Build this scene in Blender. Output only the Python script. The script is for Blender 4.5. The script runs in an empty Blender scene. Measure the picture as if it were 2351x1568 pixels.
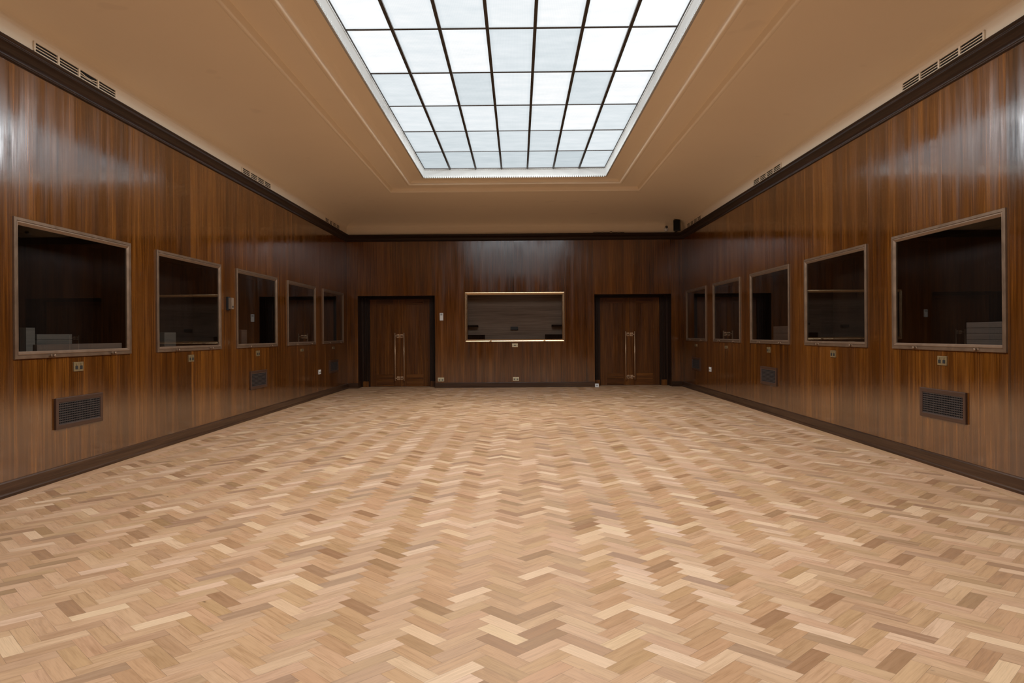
import bpy, bmesh, math, random
from mathutils import Vector, Matrix
random.seed(7)
C = bpy.context.scene.collection
S = bpy.context.scene

# ------------------------------------------------------------------ camera, world, light, exposure
CAM_H = 1.2726
FPX = 1668.0
cam_d = bpy.data.cameras.new('camera')
cam = bpy.data.objects.new('camera', cam_d); C.objects.link(cam)
cam_d.sensor_fit = 'HORIZONTAL'; cam_d.sensor_width = 36.0
cam_d.lens = FPX / 2351.0 * 36.0
cam_d.shift_x = 0.0
cam_d.shift_y = -16.6 / 2351.0
cam_d.clip_start = 0.05; cam_d.clip_end = 200
_yaw, _roll = 0.0089, 0.0070
cam.matrix_world = (Matrix.Translation((0, 0, CAM_H)) @ Matrix.Rotation(_yaw, 4, 'Z')
                    @ Matrix.Rotation(math.radians(90), 4, 'X') @ Matrix.Rotation(-_roll, 4, 'Z'))
S.camera = cam

w = bpy.data.worlds.new('world'); S.world = w; w.use_nodes = True
w.node_tree.nodes['Background'].inputs[0].default_value = (0.75, 0.85, 1.0, 1)
w.node_tree.nodes['Background'].inputs[1].default_value = 0.03

SKY_X0, SKY_X1, SKY_Y0, SKY_Y1 = -1.706, 1.603, -1.276, 13.30
Z_CEIL, Z_GLASS = 4.155, 4.323
# daylight falling through the laylight from straight above, plus added fill lamps,
# unseen and tilted to brighten the side walls, cove and end wall
def daylight(name, loc, sx, sy, energy, spread, rot=(0, 0, 0), col=(1.0, 0.985, 0.96)):
    d = bpy.data.lights.new(name, 'AREA'); d.shape = 'RECTANGLE'; d.size = sx; d.size_y = sy
    d.energy = energy; d.color = col; d.spread = math.radians(spread)
    o = bpy.data.objects.new(name, d); C.objects.link(o); o.location = loc
    o.rotation_euler = tuple(math.radians(a) for a in rot); return o
_cx, _cy, _ly = (SKY_X0 + SKY_X1) / 2, (SKY_Y0 + SKY_Y1) / 2, SKY_Y1 - SKY_Y0
daylight('daylight_overhead', (_cx, _cy, Z_GLASS + 0.35), SKY_X1 - SKY_X0, _ly, 195, 122)
daylight('fill_lamp_right', (_cx + 1.50, _cy, Z_GLASS + 0.46), 0.85, _ly, 470, 144, (0, 80, 0), (0.93, 0.97, 1.0))
daylight('fill_lamp_left', (_cx - 1.50, _cy, Z_GLASS + 0.46), 0.85, _ly, 470, 144, (0, -80, 0), (0.93, 0.97, 1.0))
daylight('fill_lamp_end', (_cx, SKY_Y1 - 3.2, Z_GLASS + 1.3), SKY_X1 - SKY_X0, 2.6, 110, 114, (52, 0, 0), (0.93, 0.97, 1.0))

S.view_settings.view_transform = 'Standard'; S.view_settings.look = 'None'
S.view_settings.exposure = 0.0; S.view_settings.gamma = 1.0
S.view_settings.use_curve_mapping = False

# ------------------------------------------------------------------ room dimensions
XL, XR, YB, YF = -4.11, 3.93, 17.40, -5.40
Z_COR0, Z_COR1 = 3.515, 3.675
BAY0, BAYP, BAYW = 5.87, 2.336, 1.777
CZ0, CZ1 = 1.0955, 2.2626
BC = (-1.281, 1.109, 1.0914, 2.2814)          # back case x0 x1 z0 z1
DL, DR, DTOP, DDEP = (-3.85, -2.00), (1.82, 3.655), 2.215, 0.50
FR = 0.062                                     # case frame width

# ------------------------------------------------------------------ node helpers
def new_mat(name):
    m = bpy.data.materials.new(name); m.use_nodes = True
    nt = m.node_tree
    return m, nt, nt.nodes['Principled BSDF'], nt.nodes['Material Output']
def nd(nt, t, **kw):
    n = nt.nodes.new(t)
    for k, v in kw.items():
        if k.startswith('i_'):
            key = k[2:]
            n.inputs[int(key) if key.isdigit() else key.replace('_', ' ')].default_value = v
        else: setattr(n, k, v)
    return n
def ln(nt, a, b): nt.links.new(a, b)
def math_n(nt, op, a, b=None, clamp=False):
    n = nt.nodes.new('ShaderNodeMath'); n.operation = op; n.use_clamp = clamp
    for i, x in enumerate((a, b)):
        if x is None: continue
        if isinstance(x, (int, float)): n.inputs[i].default_value = x
        else: nt.links.new(x, n.inputs[i])
    return n.outputs[0]
def mixc(nt, fac, a, b, mode='MIX'):
    n = nt.nodes.new('ShaderNodeMix'); n.data_type = 'RGBA'; n.blend_type = mode
    for sock, x in ((n.inputs[0], fac), (n.inputs[6], a), (n.inputs[7], b)):
        if isinstance(x, (int, float)): sock.default_value = x
        elif isinstance(x, tuple): sock.default_value = (*x, 1) if len(x) == 3 else x
        else: nt.links.new(x, sock)
    return n.outputs[2]
def ramp(nt, fac, stops):
    n = nt.nodes.new('ShaderNodeValToRGB')
    while len(n.color_ramp.elements) < len(stops): n.color_ramp.elements.new(0.5)
    for e, (p, c) in zip(n.color_ramp.elements, stops):
        e.position = p; e.color = (*c, 1) if len(c) == 3 else c
    nt.links.new(fac, n.inputs[0]); return n.outputs[0]
def maprange(nt, x, a, b, c, d):
    n = nt.nodes.new('ShaderNodeMapRange'); nt.links.new(x, n.inputs[0])
    for i, v in enumerate((a, b, c, d)): n.inputs[i + 1].default_value = v
    return n.outputs[0]
def uvw(nt, su, sv, rnd_scale=0.0):
    """grain coordinates in metres: u across the grain, v along it, shifted per piece"""
    uv = nd(nt, 'ShaderNodeUVMap', uv_map='UVMap')
    sep = nd(nt, 'ShaderNodeSeparateXYZ'); ln(nt, uv.outputs[0], sep.inputs[0])
    at = nd(nt, 'ShaderNodeAttribute', attribute_name='rnd')
    cmb = nd(nt, 'ShaderNodeCombineXYZ')
    ln(nt, math_n(nt, 'MULTIPLY', sep.outputs[0], su), cmb.inputs[0])
    ln(nt, math_n(nt, 'MULTIPLY', sep.outputs[1], sv), cmb.inputs[1])
    ln(nt, math_n(nt, 'MULTIPLY', at.outputs['Fac'], rnd_scale), cmb.inputs[2])
    return cmb.outputs[0], sep, at
def noise(nt, vec, scale=1.0, detail=3.0, rough=0.55, dist=0.0):
    n = nd(nt, 'ShaderNodeTexNoise'); n.inputs['Scale'].default_value = scale
    n.inputs['Detail'].default_value = detail; n.inputs['Roughness'].default_value = rough
    n.inputs['Distortion'].default_value = dist
    ln(nt, vec, n.inputs['Vector']); return n.outputs['Fac']

# ------------------------------------------------------------------ materials
def wood_panel(name, dark, mid, light, r0=0.13, r1=0.34, ior=1.55, seams=False, bump=0.02, vary=0.35):
    m, nt, b, out = new_mat(name)
    v1, sep, at = uvw(nt, 55, 1.1, 40)
    v2, _, _ = uvw(nt, 6.5, 0.30, 23)
    v3, _, _ = uvw(nt, 190, 3.0, 11)
    n1 = noise(nt, v1, 1, 4); n2 = noise(nt, v2, 1, 3, 0.5, 0.6); n3 = noise(nt, v3, 1, 2)
    f = math_n(nt, 'ADD', math_n(nt, 'MULTIPLY', n1, 0.42), math_n(nt, 'MULTIPLY', n2, 0.36))
    f = math_n(nt, 'ADD', f, math_n(nt, 'MULTIPLY', n3, 0.22))
    rv = math_n(nt, 'MULTIPLY', math_n(nt, 'SUBTRACT', at.outputs['Fac'], 0.5), 0.09 * vary / 0.35)
    f = math_n(nt, 'ADD', f, rv)
    col = ramp(nt, f, [(0.33, dark), (0.50, mid), (0.68, light)])
    if seams:
        x0 = nd(nt, 'ShaderNodeAttribute', attribute_name='px0').outputs['Fac']
        x1 = nd(nt, 'ShaderNodeAttribute', attribute_name='px1').outputs['Fac']
        d = math_n(nt, 'MINIMUM', math_n(nt, 'SUBTRACT', sep.outputs[0], x0), math_n(nt, 'SUBTRACT', x1, sep.outputs[0]))
        dk = math_n(nt, 'LESS_THAN', d, 0.0018)
        lt = math_n(nt, 'SUBTRACT', math_n(nt, 'LESS_THAN', d, 0.014), dk, True)
        vs, _, _ = uvw(nt, 3.0, 0.5, 90)
        lt = math_n(nt, 'MULTIPLY', lt, maprange(nt, noise(nt, vs, 1, 2), 0.46, 0.66, 0.0, 0.45))
        col = mixc(nt, lt, col, tuple(min(1, c * 1.15) for c in light))
        col = mixc(nt, math_n(nt, 'MULTIPLY', dk, 0.8), col, tuple(c * 0.25 for c in dark))
    ln(nt, col, b.inputs['Base Color'])
    va, _, _ = uvw(nt, 9, 0.55, 60)
    vb, _, _ = uvw(nt, 1.3, 0.9, 17)
    rn = math_n(nt, 'ADD', math_n(nt, 'MULTIPLY', noise(nt, va, 1, 4, 0.6), 0.6), math_n(nt, 'MULTIPLY', noise(nt, vb, 1, 3), 0.4))
    ln(nt, maprange(nt, rn, 0.33, 0.68, r0, r1), b.inputs['Roughness'])
    b.inputs['IOR'].default_value = ior
    vc, _, _ = uvw(nt, 5.0, 0.8, 31)
    hb = math_n(nt, 'ADD', math_n(nt, 'MULTIPLY', noise(nt, vc, 1, 3), 1.0), math_n(nt, 'MULTIPLY', n1, 0.05))
    bp = nd(nt, 'ShaderNodeBump'); bp.inputs['Strength'].default_value = 0.35; bp.inputs['Distance'].default_value = bump
    ln(nt, hb, bp.inputs['Height']); ln(nt, bp.outputs[0], b.inputs['Normal'])
    return m
M = {}
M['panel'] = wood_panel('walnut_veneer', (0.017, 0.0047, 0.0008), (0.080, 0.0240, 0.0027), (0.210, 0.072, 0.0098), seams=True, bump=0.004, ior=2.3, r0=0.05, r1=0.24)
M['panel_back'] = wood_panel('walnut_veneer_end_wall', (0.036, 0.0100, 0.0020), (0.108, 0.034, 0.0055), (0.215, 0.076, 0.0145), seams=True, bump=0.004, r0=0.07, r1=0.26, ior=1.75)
M['dark_wood'] = wood_panel('dark_stained_wood', (0.009, 0.0036, 0.0016), (0.022, 0.009, 0.004), (0.040, 0.017, 0.008), r0=0.26, r1=0.45, ior=1.36)
M['skirting'] = wood_panel('brown_skirting_wood', (0.016, 0.006, 0.002), (0.045, 0.019, 0.008), (0.085, 0.040, 0.018), r0=0.26, r1=0.45, ior=1.4)
M['door'] = wood_panel('figured_walnut_door', (0.030, 0.0085, 0.0018), (0.105, 0.033, 0.0055), (0.220, 0.078, 0.0145), r0=0.22, r1=0.4, ior=1.4)
M['frame_wood'] = wood_panel('vent_frame_wood', (0.020, 0.008, 0.004), (0.050, 0.021, 0.011), (0.085, 0.040, 0.021), r0=0.3, r1=0.5)
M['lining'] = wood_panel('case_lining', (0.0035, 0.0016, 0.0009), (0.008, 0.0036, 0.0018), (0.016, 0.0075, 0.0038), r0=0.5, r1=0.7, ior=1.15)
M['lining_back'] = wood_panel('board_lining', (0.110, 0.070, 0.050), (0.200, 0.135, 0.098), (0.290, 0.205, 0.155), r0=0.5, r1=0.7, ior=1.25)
M['board'] = wood_panel('grey_board', (0.035, 0.026, 0.018), (0.07, 0.052, 0.037), (0.11, 0.083, 0.06), r0=0.5, r1=0.7)
M['board_dark'] = wood_panel('brown_board', (0.030, 0.018, 0.011), (0.055, 0.032, 0.020), (0.085, 0.052, 0.034), r0=0.5, r1=0.7)

def simple(name, col, rough=0.5, metal=0.0, nz=0.0, scale=8.0):
    m, nt, b, out = new_mat(name)
    b.inputs['Roughness'].default_value = rough; b.inputs['Metallic'].default_value = metal
    if nz:
        tc = nd(nt, 'ShaderNodeTexCoord')
        f = noise(nt, tc.outputs['Object'], scale, 4)
        ln(nt, mixc(nt, f, tuple(c * (1 - nz) for c in col), tuple(min(1, c * (1 + nz)) for c in col)), b.inputs['Base Color'])
        ln(nt, maprange(nt, f, 0.3, 0.7, max(0.02, rough - 0.08), rough + 0.08), b.inputs['Roughness'])
    else: b.inputs['Base Color'].default_value = (*col, 1)
    return m
M['bronze'] = simple('bronze_frame', (0.20, 0.128, 0.08), 0.40, 0.65, 0.18, 14)
M['brass_frame'] = simple('polished_brass_frame', (0.62, 0.44, 0.26), 0.27, 1.0)
M['brass'] = simple('brass', (0.60, 0.43, 0.22), 0.33, 0.95, 0.12, 30)
M['brass_dull'] = simple('dull_brass_plate', (0.30, 0.22, 0.11), 0.42, 0.7, 0.2, 40)
M['brass_light'] = simple('pale_brass_plate', (0.66, 0.56, 0.36), 0.40, 0.45, 0.1, 40)
M['handle'] = simple('handle_bronze', (0.70, 0.48, 0.30), 0.34, 0.6, 0.1, 30)
M['white_plastic'] = simple('white_plastic', (0.72, 0.70, 0.66), 0.4)
M['beige_plastic'] = simple('beige_plastic', (0.17, 0.115, 0.072), 0.45)
M['grey_plastic'] = simple('grey_plastic', (0.33, 0.33, 0.32), 0.4)
M['black_plastic'] = simple('black_plastic', (0.010, 0.010, 0.010), 0.5)
M['black'] = simple('black_void', (0.004, 0.004, 0.004), 0.9)
M['grille_metal'] = simple('dark_grille_metal', (0.055, 0.042, 0.037), 0.5, 0.3, 0.2, 60)
M['bar'] = simple('glazing_bar_paint', (0.028, 0.021, 0.017), 0.5, 0.0, 0.2, 10)
M['shaft'] = simple('white_shaft_paint', (0.43, 0.43, 0.41), 0.55, 0.0, 0.05, 5)
M['slot'] = simple('dark_slot', (0.16, 0.15, 0.12), 0.8)

def mk_plaster():
    m, nt, b, out = new_mat('cream_plaster')
    tc = nd(nt, 'ShaderNodeTexCoord')
    f = noise(nt, tc.outputs['Object'], 0.9, 5, 0.5)
    g = noise(nt, tc.outputs['Object'], 14, 3, 0.6)
    col = mixc(nt, f, (0.800, 0.675, 0.500), (0.840, 0.715, 0.540))
    spots = maprange(nt, noise(nt, tc.outputs['Object'], 2.6, 1, 0.4), 0.735, 0.775, 0.0, 0.12)
    col = mixc(nt, spots, col, (0.42, 0.33, 0.23))
    ln(nt, col, b.inputs['Base Color']); b.inputs['Roughness'].default_value = 0.62
    bp = nd(nt, 'ShaderNodeBump'); bp.inputs['Strength'].default_value = 0.05; bp.inputs['Distance'].default_value = 0.004
    ln(nt, g, bp.inputs['Height']); ln(nt, bp.outputs[0], b.inputs['Normal'])
    return m
M['plaster'] = mk_plaster()

def mk_floor():
    m, nt, b, out = new_mat('oak_parquet')
    v1, sep, at = uvw(nt, 230, 9, 300)
    v2, _, _ = uvw(nt, 38, 3.0, 170)
    v3, _, _ = uvw(nt, 14, 6.0, 90)
    n1 = noise(nt, v1, 1, 3); n2 = noise(nt, v2, 1, 4, 0.55, 1.2)
    r = at.outputs['Fac']
    base = ramp(nt, r, [(0.00, (0.285, 0.160, 0.082)), (0.12, (0.385, 0.226, 0.118)), (0.30, (0.485, 0.300, 0.165)), (0.48, (0.525, 0.325, 0.185)),
                        (0.62, (0.570, 0.350, 0.215)), (0.75, (0.585, 0.385, 0.235)), (0.86, (0.660, 0.450, 0.300)), (0.94, (0.730, 0.515, 0.375)), (1.00, (0.760, 0.560, 0.375))])
    h = nd(nt, 'ShaderNodeAttribute', attribute_name='hue').outputs['Fac']
    base = mixc(nt, 0.34, base, ramp(nt, h, [(0.0, (0.48, 0.27, 0.16)), (0.35, (0.55, 0.335, 0.20)), (0.65, (0.52, 0.35, 0.175)), (1.0, (0.60, 0.385, 0.265))]))
    g = math_n(nt, 'ADD', math_n(nt, 'MULTIPLY', n1, 0.45), math_n(nt, 'MULTIPLY', n2, 0.55))
    col = mixc(nt, 1.0, base, ramp(nt, g, [(0.28, (0.70, 0.65, 0.59)), (0.52, (1, 1, 1)), (0.75, (1.10, 1.11, 1.12))]), 'MULTIPLY')
    wv = nd(nt, 'ShaderNodeTexWave', wave_type='RINGS'); wv.inputs['Scale'].default_value = 2.2; wv.inputs['Distortion'].default_value = 5.0
    wv.inputs['Detail'].default_value = 2.0
    vr, _, _ = uvw(nt, 30, 7, 400); ln(nt, vr, wv.inputs['Vector'])
    ringy = math_n(nt, 'GREATER_THAN', nd(nt, 'ShaderNodeAttribute', attribute_name='fig').outputs['Fac'], 0.86)
    col = mixc(nt, math_n(nt, 'MULTIPLY', ringy, math_n(nt, 'MULTIPLY', wv.outputs['Fac'], 0.22)), col, (0.34, 0.20, 0.11))
    kn = maprange(nt, noise(nt, v3, 1, 2, 0.5), 0.755, 0.80, 0, 0.8)
    col = mixc(nt, kn, col, (0.10, 0.055, 0.03))
    e0 = nd(nt, 'ShaderNodeAttribute', attribute_name='bl').outputs['Fac']
    e1 = nd(nt, 'ShaderNodeAttribute', attribute_name='bw').outputs['Fac']
    du = math_n(nt, 'MINIMUM', sep.outputs[0], math_n(nt, 'SUBTRACT', e1, sep.outputs[0]))
    dv = math_n(nt, 'MINIMUM', sep.outputs[1], math_n(nt, 'SUBTRACT', e0, sep.outputs[1]))
    d = math_n(nt, 'MINIMUM', du, dv)
    seam = math_n(nt, 'LESS_THAN', d, 0.0008)
    seam = math_n(nt, 'MULTIPLY', seam, maprange(nt, noise(nt, v3, 0.7, 1), 0.35, 0.65, 0.15, 0.85))
    col = mixc(nt, seam, col, (0.09, 0.05, 0.028))
    col = mixc(nt, 1.0, col, (1.0, 0.965, 0.905), 'MULTIPLY')
    ln(nt, col, b.inputs['Base Color'])
    ln(nt, maprange(nt, n2, 0.3, 0.7, 0.40, 0.58), b.inputs['Roughness'])
    b.inputs['IOR'].default_value = 1.58
    b.inputs['Anisotropic'].default_value = 0.7
    tg = nd(nt, 'ShaderNodeTangent', direction_type='UV_MAP', uv_map='UVMap'); ln(nt, tg.outputs[0], b.inputs['Tangent'])
    bp = nd(nt, 'ShaderNodeBump'); bp.inputs['Strength'].default_value = 0.15; bp.inputs['Distance'].default_value = 0.001
    ln(nt, g, bp.inputs['Height']); ln(nt, bp.outputs[0], b.inputs['Normal'])
    return m
M['floor'] = mk_floor()

def mk_glass():
    m, nt, b, out = new_mat('case_glass')
    nt.nodes.remove(b)
    ge = nd(nt, 'ShaderNodeNewGeometry')
    dt = nd(nt, 'ShaderNodeVectorMath', operation='DOT_PRODUCT'); ln(nt, ge.outputs['Incoming'], dt.inputs[0]); ln(nt, ge.outputs['Normal'], dt.inputs[1])
    c1 = math_n(nt, 'SUBTRACT', 1.0, math_n(nt, 'ABSOLUTE', dt.outputs['Value']), True)
    f = math_n(nt, 'ADD', math_n(nt, 'MULTIPLY', math_n(nt, 'POWER', c1, 5.0), 0.955), 0.045, True)      # Fresnel of one face
    tr = nd(nt, 'ShaderNodeBsdfTransparent'); tr.inputs[0].default_value = (0.93, 0.94, 0.935, 1)
    gl = nd(nt, 'ShaderNodeBsdfGlossy'); gl.inputs['Roughness'].default_value = 0.0; gl.inputs[0].default_value = (1, 1, 1, 1)
    mx = nd(nt, 'ShaderNodeMixShader'); ln(nt, f, mx.inputs[0]); ln(nt, tr.outputs[0], mx.inputs[1]); ln(nt, gl.outputs[0], mx.inputs[2])
    ln(nt, mx.outputs[0], out.inputs[0]); return m
M['glass'] = mk_glass()

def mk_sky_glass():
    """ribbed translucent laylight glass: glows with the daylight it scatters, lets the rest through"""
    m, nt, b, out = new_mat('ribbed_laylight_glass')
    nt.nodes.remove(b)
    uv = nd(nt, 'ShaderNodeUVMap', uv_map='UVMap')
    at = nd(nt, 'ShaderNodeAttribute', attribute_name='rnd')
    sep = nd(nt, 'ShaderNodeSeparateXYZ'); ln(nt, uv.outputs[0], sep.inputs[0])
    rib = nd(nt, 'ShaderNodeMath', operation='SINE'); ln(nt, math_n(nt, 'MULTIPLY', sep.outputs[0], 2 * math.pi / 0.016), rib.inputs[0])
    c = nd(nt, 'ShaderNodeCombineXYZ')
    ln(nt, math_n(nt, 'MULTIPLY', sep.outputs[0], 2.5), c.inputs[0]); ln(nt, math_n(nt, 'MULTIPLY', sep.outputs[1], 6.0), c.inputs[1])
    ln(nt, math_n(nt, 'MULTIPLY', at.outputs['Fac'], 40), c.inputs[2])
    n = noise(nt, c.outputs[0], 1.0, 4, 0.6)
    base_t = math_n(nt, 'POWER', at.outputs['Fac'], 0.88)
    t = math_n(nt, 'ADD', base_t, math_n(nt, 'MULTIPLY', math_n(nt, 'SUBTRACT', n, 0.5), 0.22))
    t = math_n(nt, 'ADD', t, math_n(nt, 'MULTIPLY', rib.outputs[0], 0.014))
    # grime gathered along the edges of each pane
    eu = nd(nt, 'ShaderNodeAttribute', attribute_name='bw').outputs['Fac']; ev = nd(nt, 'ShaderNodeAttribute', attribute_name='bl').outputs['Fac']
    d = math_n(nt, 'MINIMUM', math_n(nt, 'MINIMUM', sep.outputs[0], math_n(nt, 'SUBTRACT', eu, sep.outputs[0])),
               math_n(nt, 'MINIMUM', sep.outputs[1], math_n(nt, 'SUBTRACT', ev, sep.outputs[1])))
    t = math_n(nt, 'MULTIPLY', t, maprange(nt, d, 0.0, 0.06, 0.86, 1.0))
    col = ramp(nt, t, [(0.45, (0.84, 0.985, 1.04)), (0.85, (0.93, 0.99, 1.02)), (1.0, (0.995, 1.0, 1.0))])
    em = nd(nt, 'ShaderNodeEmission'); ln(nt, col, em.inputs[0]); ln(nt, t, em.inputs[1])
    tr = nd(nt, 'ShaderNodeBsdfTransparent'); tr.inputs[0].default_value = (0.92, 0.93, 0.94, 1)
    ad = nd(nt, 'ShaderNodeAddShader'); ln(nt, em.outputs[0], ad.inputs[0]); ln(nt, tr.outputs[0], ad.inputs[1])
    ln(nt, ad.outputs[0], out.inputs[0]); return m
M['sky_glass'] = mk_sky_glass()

# ------------------------------------------------------------------ mesh builder
class MB:
    def __init__(s): s.v = []; s.f = []; s.uv = []; s.at = []; s.sm = []
    def face(s, pts, uvs=None, rnd=0.5, smooth=False, **extra):
        i = len(s.v); s.v += [tuple(p) for p in pts]; s.f.append(list(range(i, i + len(pts))))
        if uvs is None:
            a, b_, c = Vector(pts[0]), Vector(pts[1]), Vector(pts[2])
            n = (b_ - a).cross(c - a); ax = max(range(3), key=lambda k: abs(n[k]))
            k = [q for q in range(3) if q != ax]
            uvs = [(p[k[0]], p[k[1]]) for p in pts]
        s.uv.append(uvs); d = dict(rnd=rnd); d.update(extra); s.at.append(d); s.sm.append(smooth)
    def box(s, x0, x1, y0, y1, z0, z1, grain=2, rnd=None, skip=(), T=None):
        r = random.random() if rnd is None else rnd
        o = (random.random() * 3, random.random() * 3)
        P = [(x, y, z) for x in (x0, x1) for y in (y0, y1) for z in (z0, z1)]
        F = {'x0': (0, 1, 3, 2), 'x1': (4, 6, 7, 5), 'y0': (0, 4, 5, 1), 'y1': (2, 3, 7, 6), 'z0': (0, 2, 6, 4), 'z1': (1, 5, 7, 3)}
        for k, q in F.items():
            if k in skip: continue
            ax = 'xyz'.index(k[0]); tn = [a for a in range(3) if a != ax]
            gv = grain if grain in tn else tn[1]; gu = [a for a in tn if a != gv][0]
            pts = [P[i] for i in q]
            uvs = [(p[gu] + o[0], p[gv] + o[1]) for p in pts]
            if T: pts = [tuple(T @ Vector(p)) for p in pts]
            s.face(pts, uvs, r)
    def rod(s, p0, p1, r, n=12, r1=None, caps=True):
        p0, p1 = Vector(p0), Vector(p1); r1 = r if r1 is None else r1
        d = (p1 - p0).normalized(); a = d.orthogonal().normalized(); b_ = d.cross(a)
        c0 = [p0 + (a * math.cos(t) + b_ * math.sin(t)) * r for t in [2 * math.pi * i / n for i in range(n)]]
        c1 = [p1 + (a * math.cos(t) + b_ * math.sin(t)) * r1 for t in [2 * math.pi * i / n for i in range(n)]]
        for i in range(n):
            j = (i + 1) % n; s.face([c0[i], c0[j], c1[j], c1[i]], smooth=True)
        if caps: s.face(list(reversed(c0))); s.face(c1)
    def lathe(s, base, axis, prof, n=16):
        """prof: (radius, height) along axis"""
        base, d = Vector(base), Vector(axis).normalized(); a = d.orthogonal().normalized(); b_ = d.cross(a)
        rings = [[base + d * h + (a * math.cos(2 * math.pi * i / n) + b_ * math.sin(2 * math.pi * i / n)) * r for i in range(n)] for r, h in prof]
        for k in range(len(rings) - 1):
            for i in range(n):
                j = (i + 1) % n; s.face([rings[k][i], rings[k][j], rings[k + 1][j], rings[k + 1][i]], smooth=True)
        s.face(rings[-1])
    def tube(s, pts, r, n=6):
        for a, b_ in zip(pts, pts[1:]): s.rod(a, b_, r, n, caps=True)
    def ring(s, rect, prof, grain_along=True, inward=True):
        """loft a profile of (inset, z) round a rectangle (x0,x1,y0,y1); inset>0 goes towards its middle"""
        x0, x1, y0, y1 = rect
        def cor(i, z): return [(x0 + i, y0 + i, z), (x1 - i, y0 + i, z), (x1 - i, y1 - i, z), (x0 + i, y1 - i, z)]
        s.loft([cor(i, z) for i, z in prof])
    def loft(s, rings):
        for sd in range(4):
            base = len(s.v); m = len(rings); acc = 0.0
            for k in range(m - 1):
                a, b_ = rings[k][sd], rings[k][(sd + 1) % 4]; c, d = rings[k + 1][(sd + 1) % 4], rings[k + 1][sd]
                L = (Vector(d) - Vector(a)).length
                ax = 0 if sd in (0, 2) else 1
                uvs = [(acc, a[ax]), (acc, b_[ax]), (acc + L, c[ax]), (acc + L, d[ax])]
                s.face([a, b_, c, d], uvs, 0.3 + 0.1 * sd, smooth=True); acc += L
    def build(s, name, mat, parent=None, bevel=0.0, merge=True, flip=None, solid=0.0, smooth_angle=None):
        me = bpy.data.meshes.new(name); me.from_pydata(s.v, [], s.f)
        keys = sorted({k for d in s.at for k in d})
        ul = me.uv_layers.new(name='UVMap')
        flat = [c for f in s.uv for p in f for c in p]; ul.data.foreach_set('uv', flat)
        for k in keys:
            a = me.attributes.new(k, 'FLOAT', 'FACE'); a.data.foreach_set('value', [float(d.get(k, 0.0)) for d in s.at])
        me.polygons.foreach_set('use_smooth', s.sm)
        if merge or flip is not None:
            bm = bmesh.new(); bm.from_mesh(me)
            if merge: bmesh.ops.remove_doubles(bm, verts=bm.verts, dist=1e-5)
            if flip is None: bmesh.ops.recalc_face_normals(bm, faces=bm.faces)
            bm.to_mesh(me); bm.free()
        me.materials.append(mat)
        o = bpy.data.objects.new(name, me); C.objects.link(o)
        if parent is not None: o.parent = parent; o.matrix_parent_inverse = parent.matrix_basis.inverted()
        if solid:
            md = o.modifiers.new('solid', 'SOLIDIFY'); md.thickness = solid; md.offset = -1
        if bevel:
            md = o.modifiers.new('bevel', 'BEVEL'); md.width = bevel; md.segments = 2; md.limit_method = 'ANGLE'; md.angle_limit = math.radians(40)
        return o
def struct(o): o['kind'] = 'structure'; return o
def tag(o, label, cat, group=None):
    o['label'] = label; o['category'] = cat
    if group: o['group'] = group
    return o
def empty(name, loc, rz=0.0):
    o = bpy.data.objects.new(name, None); o.empty_display_size = 0.1; C.objects.link(o)
    o.location = loc; o.rotation_euler = (0, 0, rz); return o
def dup(root, loc, rz):
    r = root.copy(); C.objects.link(r); r.location = loc; r.rotation_euler = (0, 0, rz)
    for ch in root.children:
        c = ch.copy(); C.objects.link(c); c.parent = r
        for g in ch.children:
            d = g.copy(); C.objects.link(d); d.parent = c
    return r

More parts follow.
